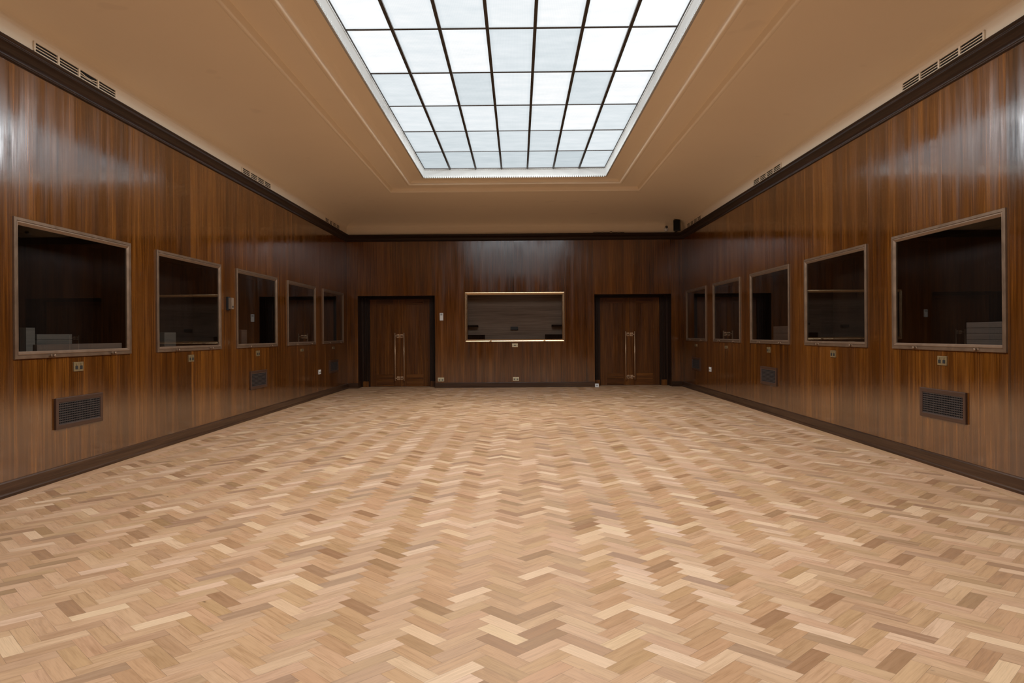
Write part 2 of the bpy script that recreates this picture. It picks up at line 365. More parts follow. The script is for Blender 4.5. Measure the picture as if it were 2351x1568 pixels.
# ------------------------------------------------------------------ floor: oak herringbone
def build_floor():
    mb = MB(); BL, BW = 0.2404, 0.0739; r2 = math.sqrt(2)
    O = (0.034, 2.712)
    def tr(x, y): return (O[0] + (x - y) / r2, O[1] + (x + y) / r2, 0.0)
    bx0, bx1, by0, by1 = XL + 0.16, XR - 0.16, YF + 0.16, YB - 0.01
    def add(x, y, lx, ly):
        c = tr(x + lx / 2, y + ly / 2)
        if not (bx0 - 0.2 < c[0] < bx1 + 0.2 and by0 - 0.2 < c[1] < by1 + 0.75): return
        pts = [tr(x, y), tr(x + lx, y), tr(x + lx, y + ly), tr(x, y + ly)]
        if lx > ly: uvs = [(0, 0), (0, BL), (BW, BL), (BW, 0)]
        else: uvs = [(0, 0), (BW, 0), (BW, BL), (0, BL)]
        rr = min(1, max(0, random.gauss(0.5, 0.30)))
        mb.face(pts, uvs, rr, bl=BL, bw=BW, hue=random.random(), fig=random.random())
    nx = int(12 / (BL * r2)) + 1; ny = int(18 / (BW * r2)) + 2
    for i in range(-nx, nx + 1):
        for k in range(-ny, ny + 1):
            x, y = i * BL + k * BW, -i * BL + k * BW
            add(x, y, BL, BW); add(x + BL, y + BW - BL, BW, BL)
    # clip, then the straight border boards along the side walls
    me = bpy.data.meshes.new('tmp')
    o = mb.build('floor', M['floor'], merge=False, flip=True)
    bm = bmesh.new(); bm.from_mesh(o.data)
    for co, no in (((bx0, 0, 0), (-1, 0, 0)), ((bx1, 0, 0), (1, 0, 0)), ((0, by0, 0), (0, -1, 0)), ((0, YB + DDEP + 0.08, 0), (0, 1, 0))):
        bmesh.ops.bisect_plane(bm, geom=bm.verts[:] + bm.edges[:] + bm.faces[:], plane_co=co, plane_no=no, clear_outer=True)
    uvl = bm.loops.layers.uv['UVMap']
    L = {k: bm.faces.layers.float[k] for k in ('rnd', 'bl', 'bw', 'hue', 'fig')}
    def strip(xa, xb):
        y = YF
        while y < YB + 0.1:
            ln_ = random.uniform(0.5, 0.9); y1 = min(y + ln_, YB + 0.1)
            for a, b_ in ((xa, (xa + xb) / 2), ((xa + xb) / 2, xb)):
                vs = [bm.verts.new(p) for p in ((a, y, 0), (b_, y, 0), (b_, y1, 0), (a, y1, 0))]
                f = bm.faces.new(vs)
                for lp, uv in zip(f.loops, ((0, 0), (b_ - a, 0), (b_ - a, y1 - y), (0, y1 - y))): lp[uvl].uv = uv
                f[L['rnd']] = random.gauss(0.55, 0.12); f[L['bl']] = y1 - y; f[L['bw']] = b_ - a; f[L['hue']] = random.random(); f[L['fig']] = 0
            y = y1
    strip(XL - 0.02, bx0); strip(bx1, XR + 0.02)
    bmesh.ops.recalc_face_normals(bm, faces=bm.faces)
    for f in bm.faces:
        if f.normal.z < 0: f.normal_flip()
    bm.to_mesh(o.data); bm.free(); bpy.data.meshes.remove(me)
    return struct(o)
build_floor()

# ------------------------------------------------------------------ walls
def panel_wall(name, mat, place, panels, holes, z0, z1):
    """place(u,z)->xyz ; panels [(u0,u1)]; holes [(u0,u1,z0,z1)]"""
    mb = MB()
    for (a, b_) in panels:
        r = random.random()
        us = sorted({a, b_} | {min(max(h[i], a), b_) for h in holes for i in (0, 1)})
        for u0, u1 in zip(us, us[1:]):
            if u1 - u0 < 1e-6: continue
            um = (u0 + u1) / 2
            zs = sorted({z0, z1} | {h[i] for h in holes for i in (2, 3) if h[0] < um < h[1]})
            zs = [z for z in zs if z0 <= z <= z1]
            for q0, q1 in zip(zs, zs[1:]):
                zm = (q0 + q1) / 2
                if any(h[0] < um < h[1] and h[2] < zm < h[3] for h in holes): continue
                mb.face([place(u0, q0), place(u1, q0), place(u1, q1), place(u0, q1)], [(u0, q0), (u1, q0), (u1, q1), (u0, q1)], r, px0=a, px1=b_)
    return mb
sp = []
k = -5
while True:
    y = BAY0 + BAYP * k
    if y >= YB: break
    for a, b_ in ((0, BAYW / 2), (BAYW / 2, BAYW), (BAYW, BAYP)):
        p = (max(YF, y + a), min(YB, y + b_))
        if p[1] > p[0]: sp.append(p)
    k += 1
ins = 0.045
side_holes = [(BAY0 + BAYP * k + ins, BAY0 + BAYP * k + BAYW - ins, CZ0 + ins, CZ1 - ins) for k in range(5)]
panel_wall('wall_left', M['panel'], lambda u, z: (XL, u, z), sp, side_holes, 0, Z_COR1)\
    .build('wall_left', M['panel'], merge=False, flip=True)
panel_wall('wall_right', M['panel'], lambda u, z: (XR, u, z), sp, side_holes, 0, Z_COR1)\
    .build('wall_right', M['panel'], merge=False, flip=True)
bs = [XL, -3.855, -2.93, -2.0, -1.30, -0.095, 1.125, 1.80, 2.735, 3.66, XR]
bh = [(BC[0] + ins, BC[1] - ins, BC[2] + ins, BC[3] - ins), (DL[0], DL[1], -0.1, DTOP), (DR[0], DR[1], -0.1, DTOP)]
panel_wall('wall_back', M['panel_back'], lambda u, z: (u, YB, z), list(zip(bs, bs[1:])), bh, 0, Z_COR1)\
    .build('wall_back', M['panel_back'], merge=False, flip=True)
fs = [XL + (XR - XL) * i / 9 for i in range(10)]
panel_wall('wall_front', M['panel_back'], lambda u, z: (u, YF, z), list(zip(fs, fs[1:])), [], 0, Z_COR1)\
    .build('wall_front', M['panel_back'], merge=False, flip=True)
for n in ('wall_left', 'wall_right', 'wall_back', 'wall_front'): struct(bpy.data.objects[n])

# ------------------------------------------------------------------ ceiling with its cove
def build_ceiling():
    mb = MB(); rings = []
    aS, aE, zc, zt = 1.56, 2.10, 3.835, 4.040
    def rect(i, j, z): return [(XL + i, YF + j, z), (XR - i, YF + j, z), (XR - i, YB - j, z), (XL + i, YB - j, z)]
    def out(d, z): return [(SKY_X0 - d, SKY_Y0 - d, z), (SKY_X1 + d, SKY_Y0 - d, z), (SKY_X1 + d, SKY_Y1 + d, z), (SKY_X0 - d, SKY_Y1 + d, z)]
    N = 24
    cove = [rect(0, 0, 3.60)] + [rect(aS * (1 - math.cos(t) ** 0.8), aE * (1 - math.cos(t) ** 0.8), zc + (zt - zc) * math.sin(t) ** 0.8) for t in [0.0] + [math.pi / 2 * (q / N) for q in range(1, N)] + [math.pi / 2 - 1e-9]]
    # the ceiling steps up twice on its way to the laylight; separate strips keep the arrises crisp
    mb.loft(cove); mb.loft([cove[-1], out(0.735, zt)]); mb.loft([out(0.735, zt), out(0.705, 4.098)])
    mb.loft([out(0.705, 4.098), out(0.315, 4.098)])
    mb.loft([out(0.315, 4.098)] + [out(0.315 - 0.115 * (1 - math.cos(t)), 4.098 + (Z_CEIL - 4.098) * math.sin(t)) for t in [math.pi / 2 * q / 8 for q in range(9)]])
    mb.loft([out(0.20, Z_CEIL), out(0.012, Z_CEIL)])
    return struct(mb.build('ceiling', M['plaster'], merge=False, flip=True))
build_ceiling()
# plaster mouldings framing the laylight, on the edges of the two steps
def around(d): return (SKY_X0 - d, SKY_X1 + d, SKY_Y0 - d, SKY_Y1 + d)
t = MB(); t.ring(around(0.775), [(0, 4.041), (0.004, 4.032), (0.014, 4.026), (0.028, 4.026), (0.040, 4.034), (0.044, 4.046), (0.048, 4.060)])
struct(t.build('trim_1', M['plaster']))
t = MB(); t.ring(around(0.365), [(0, 4.099), (0.004, 4.086), (0.014, 4.080), (0.034, 4.080), (0.046, 4.084), (0.052, 4.094), (0.056, 4.108)])
struct(t.build('trim_2', M['plaster']))
# dark wood cornice round the room
cor = [(0, Z_COR0 - 0.004), (0.012, Z_COR0), (0.018, Z_COR0 + 0.010), (0.010, Z_COR0 + 0.022), (0.010, Z_COR0 + 0.030), (0.016, Z_COR0 + 0.060), (0.032, Z_COR0 + 0.088), (0.052, Z_COR0 + 0.106),
       (0.060, Z_COR0 + 0.116), (0.054, Z_COR0 + 0.124), (0.056, Z_COR0 + 0.140), (0.066, Z_COR0 + 0.150), (0.066, Z_COR1), (0.0, Z_COR1 + 0.002)]
t = MB(); t.ring((XL, XR, YF, YB), cor); struct(t.build('trim_3', M['dark_wood']))

# skirting boards
def skirt(name, place, segs):
    prof = [(0.0, 0.125), (0.010, 0.122), (0.016, 0.112), (0.018, 0.035), (0.024, 0.030), (0.032, 0.020), (0.034, 0.0)]
    mb = MB()
    for a, b_ in segs:
        r = random.random(); acc = 0
        for (d0, z0), (d1, z1) in zip(prof, prof[1:]):
            L = math.hypot(d1 - d0, z1 - z0)
            mb.face([place(a, d0, z0), place(b_, d0, z0), place(b_, d1, z1), place(a, d1, z1)], [(acc, a), (acc, b_), (acc + L, b_), (acc + L, a)], r); acc += L
        for e in (a, b_):
            mb.face([place(e, d, z) for d, z in prof] + [place(e, 0, 0)])
    return struct(mb.build(name, M['skirting']))
skirt('baseboard_left', lambda u, d, z: (XL + d, u, z), [(YF, YB)])
skirt('baseboard_right', lambda u, d, z: (XR - d, u, z), [(YF, YB)])
skirt('baseboard_back', lambda u, d, z: (u, YB - d, z), [(XL + 0.03, DL[0]), (DL[1], DR[0]), (DR[1], XR - 0.03)])
skirt('baseboard_front', lambda u, d, z: (u, YF + d, z), [(XL, XR)])

# ------------------------------------------------------------------ laylight
def build_laylight():
    root = empty('window_1', ((SKY_X0 + SKY_X1) / 2, (SKY_Y0 + SKY_Y1) / 2, Z_CEIL)); struct(root)
    NC, NR = 7, 12
    pw, pl = (SKY_X1 - SKY_X0) / NC, (SKY_Y1 - SKY_Y0) / NR
    pane_glow = {0: [.60, .63, .66, .64, .68, .62, .73], 1: [.75, .71, .76, .74, .72, .80, .83], 2: [.85, .80, .87, .80, .85, .98, .80],
            3: [.80, .96, .72, .88, .95, .74, .98], 4: [.99, .88, .97, .80, .78, 1.01, 1.02], 5: [1.0, .90, .86, .89, .95, 1.01, 1.03]}  # daylight falloff put into the emission: far panes glow dimmer
    mb = MB()
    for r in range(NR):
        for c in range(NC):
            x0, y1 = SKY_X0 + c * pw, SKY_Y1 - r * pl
            tv = pane_glow[r][c] if r in pane_glow else random.uniform(0.85, 1.1)
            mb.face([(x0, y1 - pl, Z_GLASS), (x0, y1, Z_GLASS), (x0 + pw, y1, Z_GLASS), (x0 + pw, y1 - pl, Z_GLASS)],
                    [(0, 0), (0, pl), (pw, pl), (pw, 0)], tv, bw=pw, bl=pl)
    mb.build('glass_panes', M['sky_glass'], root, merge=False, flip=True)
    mb = MB()
    for c in range(1, NC):
        x = SKY_X0 + c * pw
        mb.box(x - 0.0165, x + 0.0165, SKY_Y0, SKY_Y1, Z_GLASS - 0.024, Z_GLASS - 0.002)
    mb.build('glazing_bar', M['bar'], root)
    mb = MB()
    for r in range(1, NR):
        y = SKY_Y0 + r * pl
        mb.box(SKY_X0, SKY_X1, y - 0.016, y + 0.016, Z_GLASS - 0.009, Z_GLASS - 0.003)
    for a in (SKY_X0, SKY_X1 - 0.012): mb.box(a, a + 0.012, SKY_Y0, SKY_Y1, Z_GLASS - 0.012, Z_GLASS - 0.003)
    for a in (SKY_Y0, SKY_Y1 - 0.02): mb.box(SKY_X0, SKY_X1, a, a + 0.02, Z_GLASS - 0.012, Z_GLASS - 0.003)
    mb.build('cross_bar', M['bar'], root)
    mb = MB()
    mb.ring((SKY_X0, SKY_X1, SKY_Y0, SKY_Y1), [(0.0, Z_GLASS - 0.004), (0.0, Z_CEIL + 0.130), (-0.008, Z_CEIL + 0.125), (-0.008, Z_CEIL + 0.012), (-0.014, Z_CEIL - 0.004), (-0.034, Z_CEIL - 0.004), (-0.034, Z_CEIL + 0.01)])
    mb.build('shaft_lining', M['shaft'], root)
    # ribbed lower edge and the row of vent slots under the glass
    be, sl = MB(), MB(); p = 0.034
    n = int((SKY_Y1 - SKY_Y0) / p)
    for i in range(n):
        y = SKY_Y0 + (i + 0.25) * p
        for x, sg in ((SKY_X0, -1), (SKY_X1, 1)):
            a, b_ = sorted((x + sg * 0.009, x + sg * 0.003)); be.box(a, b_, y, y + p * 0.5, Z_CEIL - 0.012, Z_CEIL + 0.022)
            a, b_ = sorted((x + sg * 0.002, x - sg * 0.0015)); sl.box(a, b_, y, y + p * 0.55, Z_GLASS - 0.036, Z_GLASS - 0.027)
    n = int((SKY_X1 - SKY_X0) / p)
    for i in range(n):
        x = SKY_X0 + (i + 0.25) * p
        for y, sg in ((SKY_Y0, -1), (SKY_Y1, 1)):
            a, b_ = sorted((y + sg * 0.009, y + sg * 0.003)); be.box(x, x + p * 0.5, a, b_, Z_CEIL - 0.012, Z_CEIL + 0.022)
            a, b_ = sorted((y + sg * 0.002, y - sg * 0.0015)); sl.box(x, x + p * 0.55, a, b_, Z_GLASS - 0.036, Z_GLASS - 0.027)
    be.build('ribbed_edge', M['shaft'], root, merge=False); sl.build('vent_slots', M['slot'], root, merge=False)
build_laylight()

# ------------------------------------------------------------------ display cases (local: u along wall, d towards room = -y, z up)
def frame_ring(mb, W, H, prof):
    """picture frame of width W height H in the xz-plane; prof = (inset, proud)"""
    def cor(i, d): return [(i, -d, i), (W - i, -d, i), (W - i, -d, H - i), (i, -d, H - i)]
    R = [cor(i, d) for i, d in prof]
    for sd in range(4):
        acc = 0
        for a, b_ in zip(R, R[1:]):
            j = (sd + 1) % 4; ax = 0 if sd in (0, 2) else 2
            L = (Vector(b_[sd]) - Vector(a[sd])).length
            mb.face([a[sd], a[j], b_[j], b_[sd]], [(acc, a[sd][ax]), (acc, a[j][ax]), (acc + L, b_[j][ax]), (acc + L, b_[sd][ax])], 0.4 + 0.05 * sd); acc += L
def make_case(W, H, depth, fm, lm, grain, prof=None):
    root = empty('display_case', (0, 0, 0))
    mb = MB()
    frame_ring(mb, W, H, prof or [(0.0, -0.002), (0.0, 0.016), (0.003, 0.020), (0.026, 0.020), (0.029, 0.014), (0.032, 0.014), (0.034, 0.018), (0.040, 0.019), (0.058, 0.006), (FR, 0.004), (FR, -0.010)])
    mb.build('frame', fm, root)
    mb = MB(); i = FR - 0.012
    mb.box(i, W - i, -0.002, 0.004, i, H - i); mb.build('glass_pane', M['glass'], root)
    mb = MB(); i = 0.047; d = depth
    x0, x1, z0, z1 = i, W - i, i, H - i
    mb.face([(x0, d, z0), (x1, d, z0), (x1, d, z1), (x0, d, z1)], [(z0, x0), (z0, x1), (z1, x1), (z1, x0)] if grain == 'h' else None, 0.5)
    mb.face([(x0, 0.005, z0), (x0, d, z0), (x0, d, z1), (x0, 0.005, z1)], None, 0.3)
    mb.face([(x1, 0.005, z0), (x1, d, z0), (x1, d, z1), (x1, 0.005, z1)], None, 0.4)
    mb.face([(x0, 0.005, z0), (x1, 0.005, z0), (x1, d, z0), (x0, d, z0)], None, 0.6)
    mb.face([(x0, 0.005, z1), (x1, 0.005, z1), (x1, d, z1), (x0, d, z1)], None, 0.2)
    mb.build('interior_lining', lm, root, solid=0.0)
    for fx in (0.26, 0.80):
        lt = MB(); lt.lathe((W * fx, -0.017, 0.018), (0, -1, 0), [(0.016, 0.0), (0.016, 0.004), (0.008, 0.006), (0.008, 0.014), (0.014, 0.020), (0.016, 0.030), (0.011, 0.037), (0.0005, 0.038)])
        lt.box(W * fx - 0.044, W * fx + 0.008, -0.040, -0.030, 0.013, 0.024)
        lt.build('latch', fm, root)
    return root
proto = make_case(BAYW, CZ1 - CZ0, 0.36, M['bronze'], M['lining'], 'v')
LAB_L = ['bronze-framed wall display case on left wall nearest the camera, wooden boards lying inside',
         'bronze-framed display case on left wall, second from the camera, beside the beige wall box',
         'bronze-framed display case on left wall above the ribbed middle vent grille',
         'bronze-framed display case on left wall, fourth from the camera, second from the far corner',
         'small-looking bronze-framed display case on left wall nearest the far left corner']
LAB_R = ['bronze-framed wall display case on right wall nearest the camera, stacked boards inside',
         'bronze-framed display case on right wall, second from the camera, with no vent below',
         'bronze-framed display case on right wall above the middle vent grille',
         'bronze-framed display case on right wall, fourth from the camera, second from the far corner',
         'small-looking bronze-framed display case on right wall nearest the far right corner']
RZL, RZR = math.radians(90), math.radians(-90)     # local -y faces the room
first = True
for side in ('L', 'R'):
    for k in range(5):
        y0 = BAY0 + BAYP * k
        loc, rz = ((XL, y0, CZ0), RZL) if side == 'L' else ((XR, y0 + BAYW, CZ0), RZR)
        if first: o = proto; o.location = loc; o.rotation_euler = (0, 0, rz); first = False
        else: o = dup(proto, loc, rz)
        tag(o, (LAB_L if side == 'L' else LAB_R)[k], 'display case', 'display cases set in the side walls')
bc = make_case(BC[1] - BC[0], BC[3] - BC[2], 0.42, M['brass_frame'], M['lining_back'], 'h',
               [(0.0, -0.002), (0.0, 0.014), (0.004, 0.020), (0.016, 0.022), (0.030, 0.018), (0.058, 0.002), (FR, 0.0), (FR, -0.010)])
bc.location = (BC[0], YB, BC[2])
tag(bc, 'wide brass-framed display case in the end wall between the two double doors', 'display case')

# things lying inside the cases
def block(name, x0, x1, y0, y1, z0, z1, mat, label, cat, group=None, n=1, axis=1):
    """n>1: a stack of boards -> separate things"""
    hs = (z1 - z0) / n; out = []
    for q in range(n):
        mb = MB(); mb.box(x0, x1, y0, y1, z0 + q * hs, z0 + (q + 1) * hs - (0.002 if n > 1 else 0), grain=axis)
        o = mb.build(name, mat, bevel=0.002); out.append(o)
        lb = label if isinstance(label, str) else label[q]
        tag(o, lb, cat, group)
    return out
zf = CZ0 + 0.047
nearL, nearR = 'near left display case', 'near right display case'
block('wooden_board', XL - 0.055, XL - 0.016, 6.19, 7.52, zf, 1.212, M['board_dark'], 'long low brown board lying just behind the glass of the near left case', 'board')
block('wooden_board', XL - 0.345, XL - 0.27, 6.57, 7.09, zf, 1.305, M['board'],
      ['grey board at the bottom of the three-board stack in the near left case', 'middle grey board of the three-board stack in the near left case',
       'topmost grey board of the three-board stack in the near left case'], 'board', 'grey boards stacked in the near left case', 3)
block('wooden_block', XL - 0.345, XL - 0.28, 6.44, 6.56, zf, 1.362, M['board'], 'upright brownish block in the near left case, beside the board stack', 'block')
block('wooden_block', XL - 0.34, XL - 0.26, 8.93, 9.23, zf, 1.325, M['board'], 'pale grey block standing inside the second case on the left wall', 'block')
block('wooden_block', XL - 0.33, XL - 0.27, 11.45, 11.68, zf, 1.375, M['board_dark'], 'brown block standing inside the third case on the left wall', 'block')
block('wooden_board', XR + 0.27, XR + 0.34, 6.00, 6.85, zf, 1.355, M['board_dark'],
      ['lowest brown board of the stack in the near right case', 'second brown board up in the stack in the near right case',
       'third brown board up in the stack in the near right case', 'topmost brown board of the stack in the near right case'], 'board', 'brown boards stacked in the near right case', 4)
block('wooden_board', XR + 0.26, XR + 0.33, 11.30, 11.98, zf, 1.375, M['board_dark'],
      ['lower brown board stacked inside the third case on the right wall', 'upper brown board stacked inside the third case on the right wall'], 'board', 'brown boards in the third right case', 2)
zb = BC[2] + 0.047
block('plinth_block', BC[0] + 0.052, BC[0] + 0.46, YB + 0.16, YB + 0.41, zb, 1.265, M['lining'], 'low dark plinth block in the left corner of the end wall case', 'block')
block('plinth_block', BC[1] - 0.46, BC[1] - 0.052, YB + 0.16, YB + 0.41, zb, 1.265, M['lining'], 'low dark plinth block in the right corner of the end wall case', 'block')
block('shelf_bracket', BC[0] + 0.048, BC[0] + 0.30, YB + 0.25, YB + 0.415, 1.455, 1.500, M['lining'], 'small dark shelf bracket on the left side inside the end wall case', 'bracket')
block('shelf_bracket', BC[1] - 0.30, BC[1] - 0.048, YB + 0.25, YB + 0.415, 1.455, 1.500, M['lining'], 'small dark shelf bracket on the right side inside the end wall case', 'bracket')
block('junction_box', -0.19, -0.01, YB + 0.36, YB + 0.419, 1.385, 1.455, M['black_plastic'], 'small black box on the back panel of the end wall case', 'box')

# ------------------------------------------------------------------ wooden vent grilles
def make_vent(W, H):
    root = empty('vent_grille', (0, 0, 0))
    mb = MB(); frame_ring(mb, W, H, [(0, -0.002), (0, 0.018), (0.004, 0.021), (0.036, 0.021), (0.042, 0.016), (0.046, 0.004), (0.046, 0.0)]); mb.build('frame', M['frame_wood'], root)
    mb = MB(); mb.box(0.04, W - 0.04, -0.004, -0.001, 0.04, H - 0.04); mb.build('back_panel', M['black'], root)
    mb = MB(); i = 0.046; w_, h_ = W - 2 * i, H - 2 * i
    nx, nz = 25, 9
    for q in range(nx + 1):
        x = i + w_ * q / nx; mb.box(x - 0.0028, x + 0.0028, -0.011, -0.005, i, H - i)
    for q in range(nz + 1):
        z = i + h_ * q / nz; mb.box(i, W - i, -0.014, -0.008, z - 0.0042, z + 0.0042)
    mb.build('lattice', M['grille_metal'], root, merge=False)
    return root
VW, VH = 0.725, 0.278
vp = None
VL = ['dark wood-framed lattice vent on left wall below the nearest display case', 'dark wood-framed vent grille on left wall below the third display case', 'dark vent grille on left wall below the display case in the far corner']
VR = ['dark wood-framed lattice vent on right wall below the nearest display case', 'dark wood-framed vent grille on right wall below the third display case', 'dark vent grille on right wall below the display case in the far corner']
for side, labs in (('L', VL), ('R', VR)):
    for q, k in enumerate((0, 2, 4)):
        yc = BAY0 + BAYP * k + BAYW / 2 - (0.01 if side == 'L' else -0.005)
        loc, rz = ((XL, yc - VW / 2, 0.452), RZL) if side == 'L' else ((XR, yc + VW / 2, 0.452), RZR)
        if vp is None: vp = make_vent(VW, VH); o = vp; o.location = loc; o.rotation_euler = (0, 0, rz)
        else: o = dup(vp, loc, rz)
        tag(o, labs[q], 'vent grille', 'vent grilles low on the side walls')

# ------------------------------------------------------------------ sockets and plates (local: x along wall, -y to room)
def make_socket(W, H, plate, style):
    root = empty({'double': 'wall_socket', 'blank': 'cable_plate', 'dark': 'wall_socket'}[style], (0, 0, 0))
    mb = MB(); mb.box(-W / 2, W / 2, -0.010, 0.001, -H / 2, H / 2); mb.build('plate', plate, root, bevel=0.003)
    if style in ('double', 'dark'):
        for sx in (-1, 1):
            mb = MB(); cx = sx * W * 0.24
            mb.box(cx - W * 0.13, cx + W * 0.13, -0.0125, -0.009, -H * 0.28, H * 0.10)
            mb.build('socket_insert', M['black_plastic'] if style == 'dark' else M['slot'], root, bevel=0.001)
            mb = MB(); mb.box(cx - W * 0.05, cx + W * 0.05, -0.016, -0.009, H * 0.14, H * 0.36); mb.build('rocker_switch', plate, root, bevel=0.001)
    else:
        for sx in (-1, 1):
            mb = MB(); mb.lathe((sx * W * 0.36, -0.010, 0), (0, -1, 0), [(H * 0.10, 0), (H * 0.09, 0.002), (0.0005, 0.003)], 10); mb.build('screw', M['black_plastic'], root)
        mb = MB(); mb.box(-W * 0.2, W * 0.2, -0.0115, -0.009, -H * 0.12, H * 0.12); mb.build('cable_slot', M['black_plastic'], root)
    return root
sd0 = make_socket(0.146, 0.086, M['brass_dull'], 'dark')
used = False
pos = {0: 'nearest', 1: 'second', 2: 'third', 3: 'fourth', 4: 'farthest'}
sm0 = None
for side in ('L', 'R'):
    wn = 'left' if side == 'L' else 'right'
    for k in range(5):
        yc = BAY0 + BAYP * k + BAYW / 2 + (-0.02 if side == 'L' else 0.01)
        loc, rz = ((XL, yc, 1.0), RZL) if side == 'L' else ((XR, yc, 1.0), RZR)
        if k < 3:
            if not used: o = sd0; o.location = loc; o.rotation_euler = (0, 0, rz); used = True
            else: o = dup(sd0, loc, rz)
            tag(o, f'tarnished brass double socket on {wn} wall under the {pos[k]} display case', 'socket', 'brass sockets under the side wall cases')
        else:
            if sm0 is None: sm0 = make_socket(0.17, 0.050, M['brass_dull'], 'blank'); o = sm0; o.location = loc; o.rotation_euler = (0, 0, rz)
            else: o = dup(sm0, loc, rz)
            tag(o, f'slim brass plate on {wn} wall under the {pos[k]} display case' if k == 4 else f'slim brass plate on {wn} wall under the fourth display case from camera', 'plate', 'slim brass plates under the far cases')
def put(o, loc, rz, label, cat, group=None): o.location = loc; o.rotation_euler = (0, 0, rz); return tag(o, label, cat, group)
ws = make_socket(0.150, 0.092, M['white_plastic'], 'double')
put(ws, (XL, 14.955, 0.522), RZL, 'white double socket low on left wall before the far corner vent', 'socket', 'white sockets low on the side walls')
tag(dup(ws, (XR, 14.942, 0.525), RZR), 'white double socket low on right wall before the far corner vent', 'socket', 'white sockets low on the side walls')
bs_ = make_socket(0.150, 0.092, M['brass_light'], 'double')
put(bs_, (-1.864, YB, 0.199), 0, 'pale brass double socket low on end wall beside the left double door', 'socket', 'pale brass sockets')
tag(dup(bs_, (-0.068, YB, 0.203), 0), 'pale brass double socket low on end wall below the brass-framed case', 'socket', 'pale brass sockets')
tag(dup(bs_, (XR, 5.598, 0.514), RZR), 'pale brass double socket low on right wall, cut by the picture edge', 'socket', 'pale brass sockets')
o = make_socket(0.139, 0.085, M['brass_light'], 'blank')
put(o, (-0.085, YB, 1.008), 0, 'pale brass cable plate directly under the end wall display case', 'plate')

# white switch unit right of the left door
r = empty('light_switch', (-1.8415, YB, 1.706))
m_ = MB(); m_.box(-1.883, -1.800, YB - 0.022, YB + 0.001, 1.615, 1.797); m_.build('casing', M['white_plastic'], r, bevel=0.004)
m_ = MB(); m_.box(-1.866, -1.817, YB - 0.026, YB - 0.021, 1.735, 1.780); m_.build('grey_button', M['grey_plastic'], r, bevel=0.002)
tag(r, 'tall white switch unit on end wall just right of the left double door', 'switch')
# beige box between second and third left cases
r = empty('intercom_box', (XL, 10.238, 1.735))
m_ = MB(); m_.box(XL - 0.001, XL + 0.030, 10.185, 10.275, 1.640, 1.828); m_.build('back_plate', M['black_plastic'], r, bevel=0.003)
m_ = MB(); m_.box(XL + 0.030, XL + 0.078, 10.190, 10.270, 1.655, 1.815); m_.build('casing', M['beige_plastic'], r, bevel=0.004)
m_ = MB(); m_.box(XL + 0.077, XL + 0.081, 10.210, 10.250, 1.675, 1.700); m_.build('push_button', M['black_plastic'], r, bevel=0.001)
tag(r, 'beige intercom box on left wall between the second and third display cases', 'intercom')
# small white box on the floor by the right door
r = empty('door_stop_box', (1.858, YB - 0.075, 0))
m_ = MB(); m_.box(1.815, 1.902, YB - 0.115, YB - 0.036, 0.0, 0.082); m_.build('casing', M['white_plastic'], r, bevel=0.004)
m_ = MB(); m_.box(1.838, 1.880, YB - 0.117, YB - 0.114, 0.030, 0.056); m_.build('front_panel', M['grey_plastic'], r, bevel=0.001)
tag(r, 'small white box on the floor at left edge of the right double door', 'box')

# loudspeaker, camera and loose cable on the cornice
r = empty('loudspeaker', (3.755, YB - 0.235, Z_COR1))
m_ = MB(); m_.box(3.735, 3.775, YB - 0.26, YB - 0.002, Z_COR1 + 0.001, Z_COR1 + 0.007); m_.build('bracket', M['black_plastic'], r)
m_ = MB(); T = Matrix.Translation((3.755, YB - 0.235, Z_COR1 + 0.006)) @ Matrix.Rotation(math.radians(-20), 4, 'Z')
m_.box(-0.075, 0.075, -0.07, 0.07, 0.002, 0.250, T=T); m_.build('cabinet', M['black_plastic'], r, bevel=0.006)
m_ = MB(); m_.box(-0.066, 0.066, -0.076, -0.069, 0.012, 0.240, T=T); m_.build('front_grille', M['black'], r, bevel=0.003)
tag(r, 'small black loudspeaker on a bracket above the cornice in the far right corner', 'loudspeaker')
r = empty('security_camera', (3.545, YB, 3.75))
m_ = MB(); m_.lathe((3.545, YB + 0.001, 3.755), (0, -1, 0), [(0.050, 0), (0.050, 0.02), (0.040, 0.03), (0.001, 0.032)], 18); m_.build('wall_base', M['white_plastic'], r)
m_ = MB(); m_.rod((3.545, YB - 0.028, 3.765), (3.535, YB - 0.075, 3.800), 0.010, 10); m_.build('bracket_arm', M['white_plastic'], r)
m_ = MB(); m_.rod((3.542, YB - 0.06, 3.806), (3.532, YB - 0.145, 3.788), 0.027, 14, 0.030); m_.build('camera_body', M['black_plastic'], r)
tag(r, 'tiny white and black security camera above the cornice, left of the loudspeaker', 'camera')
m_ = MB(); pts = []
for i in range(60):
    x = 1.80 + i * 0.0125
    pts.append((x, YB - 0.050 + 0.012 * math.sin(i * 0.7), Z_COR1 + 0.008 + 0.022 * max(0, math.sin(i * 0.42)) * (0.4 + 0.6 * math.sin(i * 0.13) ** 2)))
m_.tube(pts, 0.006)
tag(m_.build('loose_cable', M['black_plastic']), 'black loose cable lying along the top of the end wall cornice', 'cable')

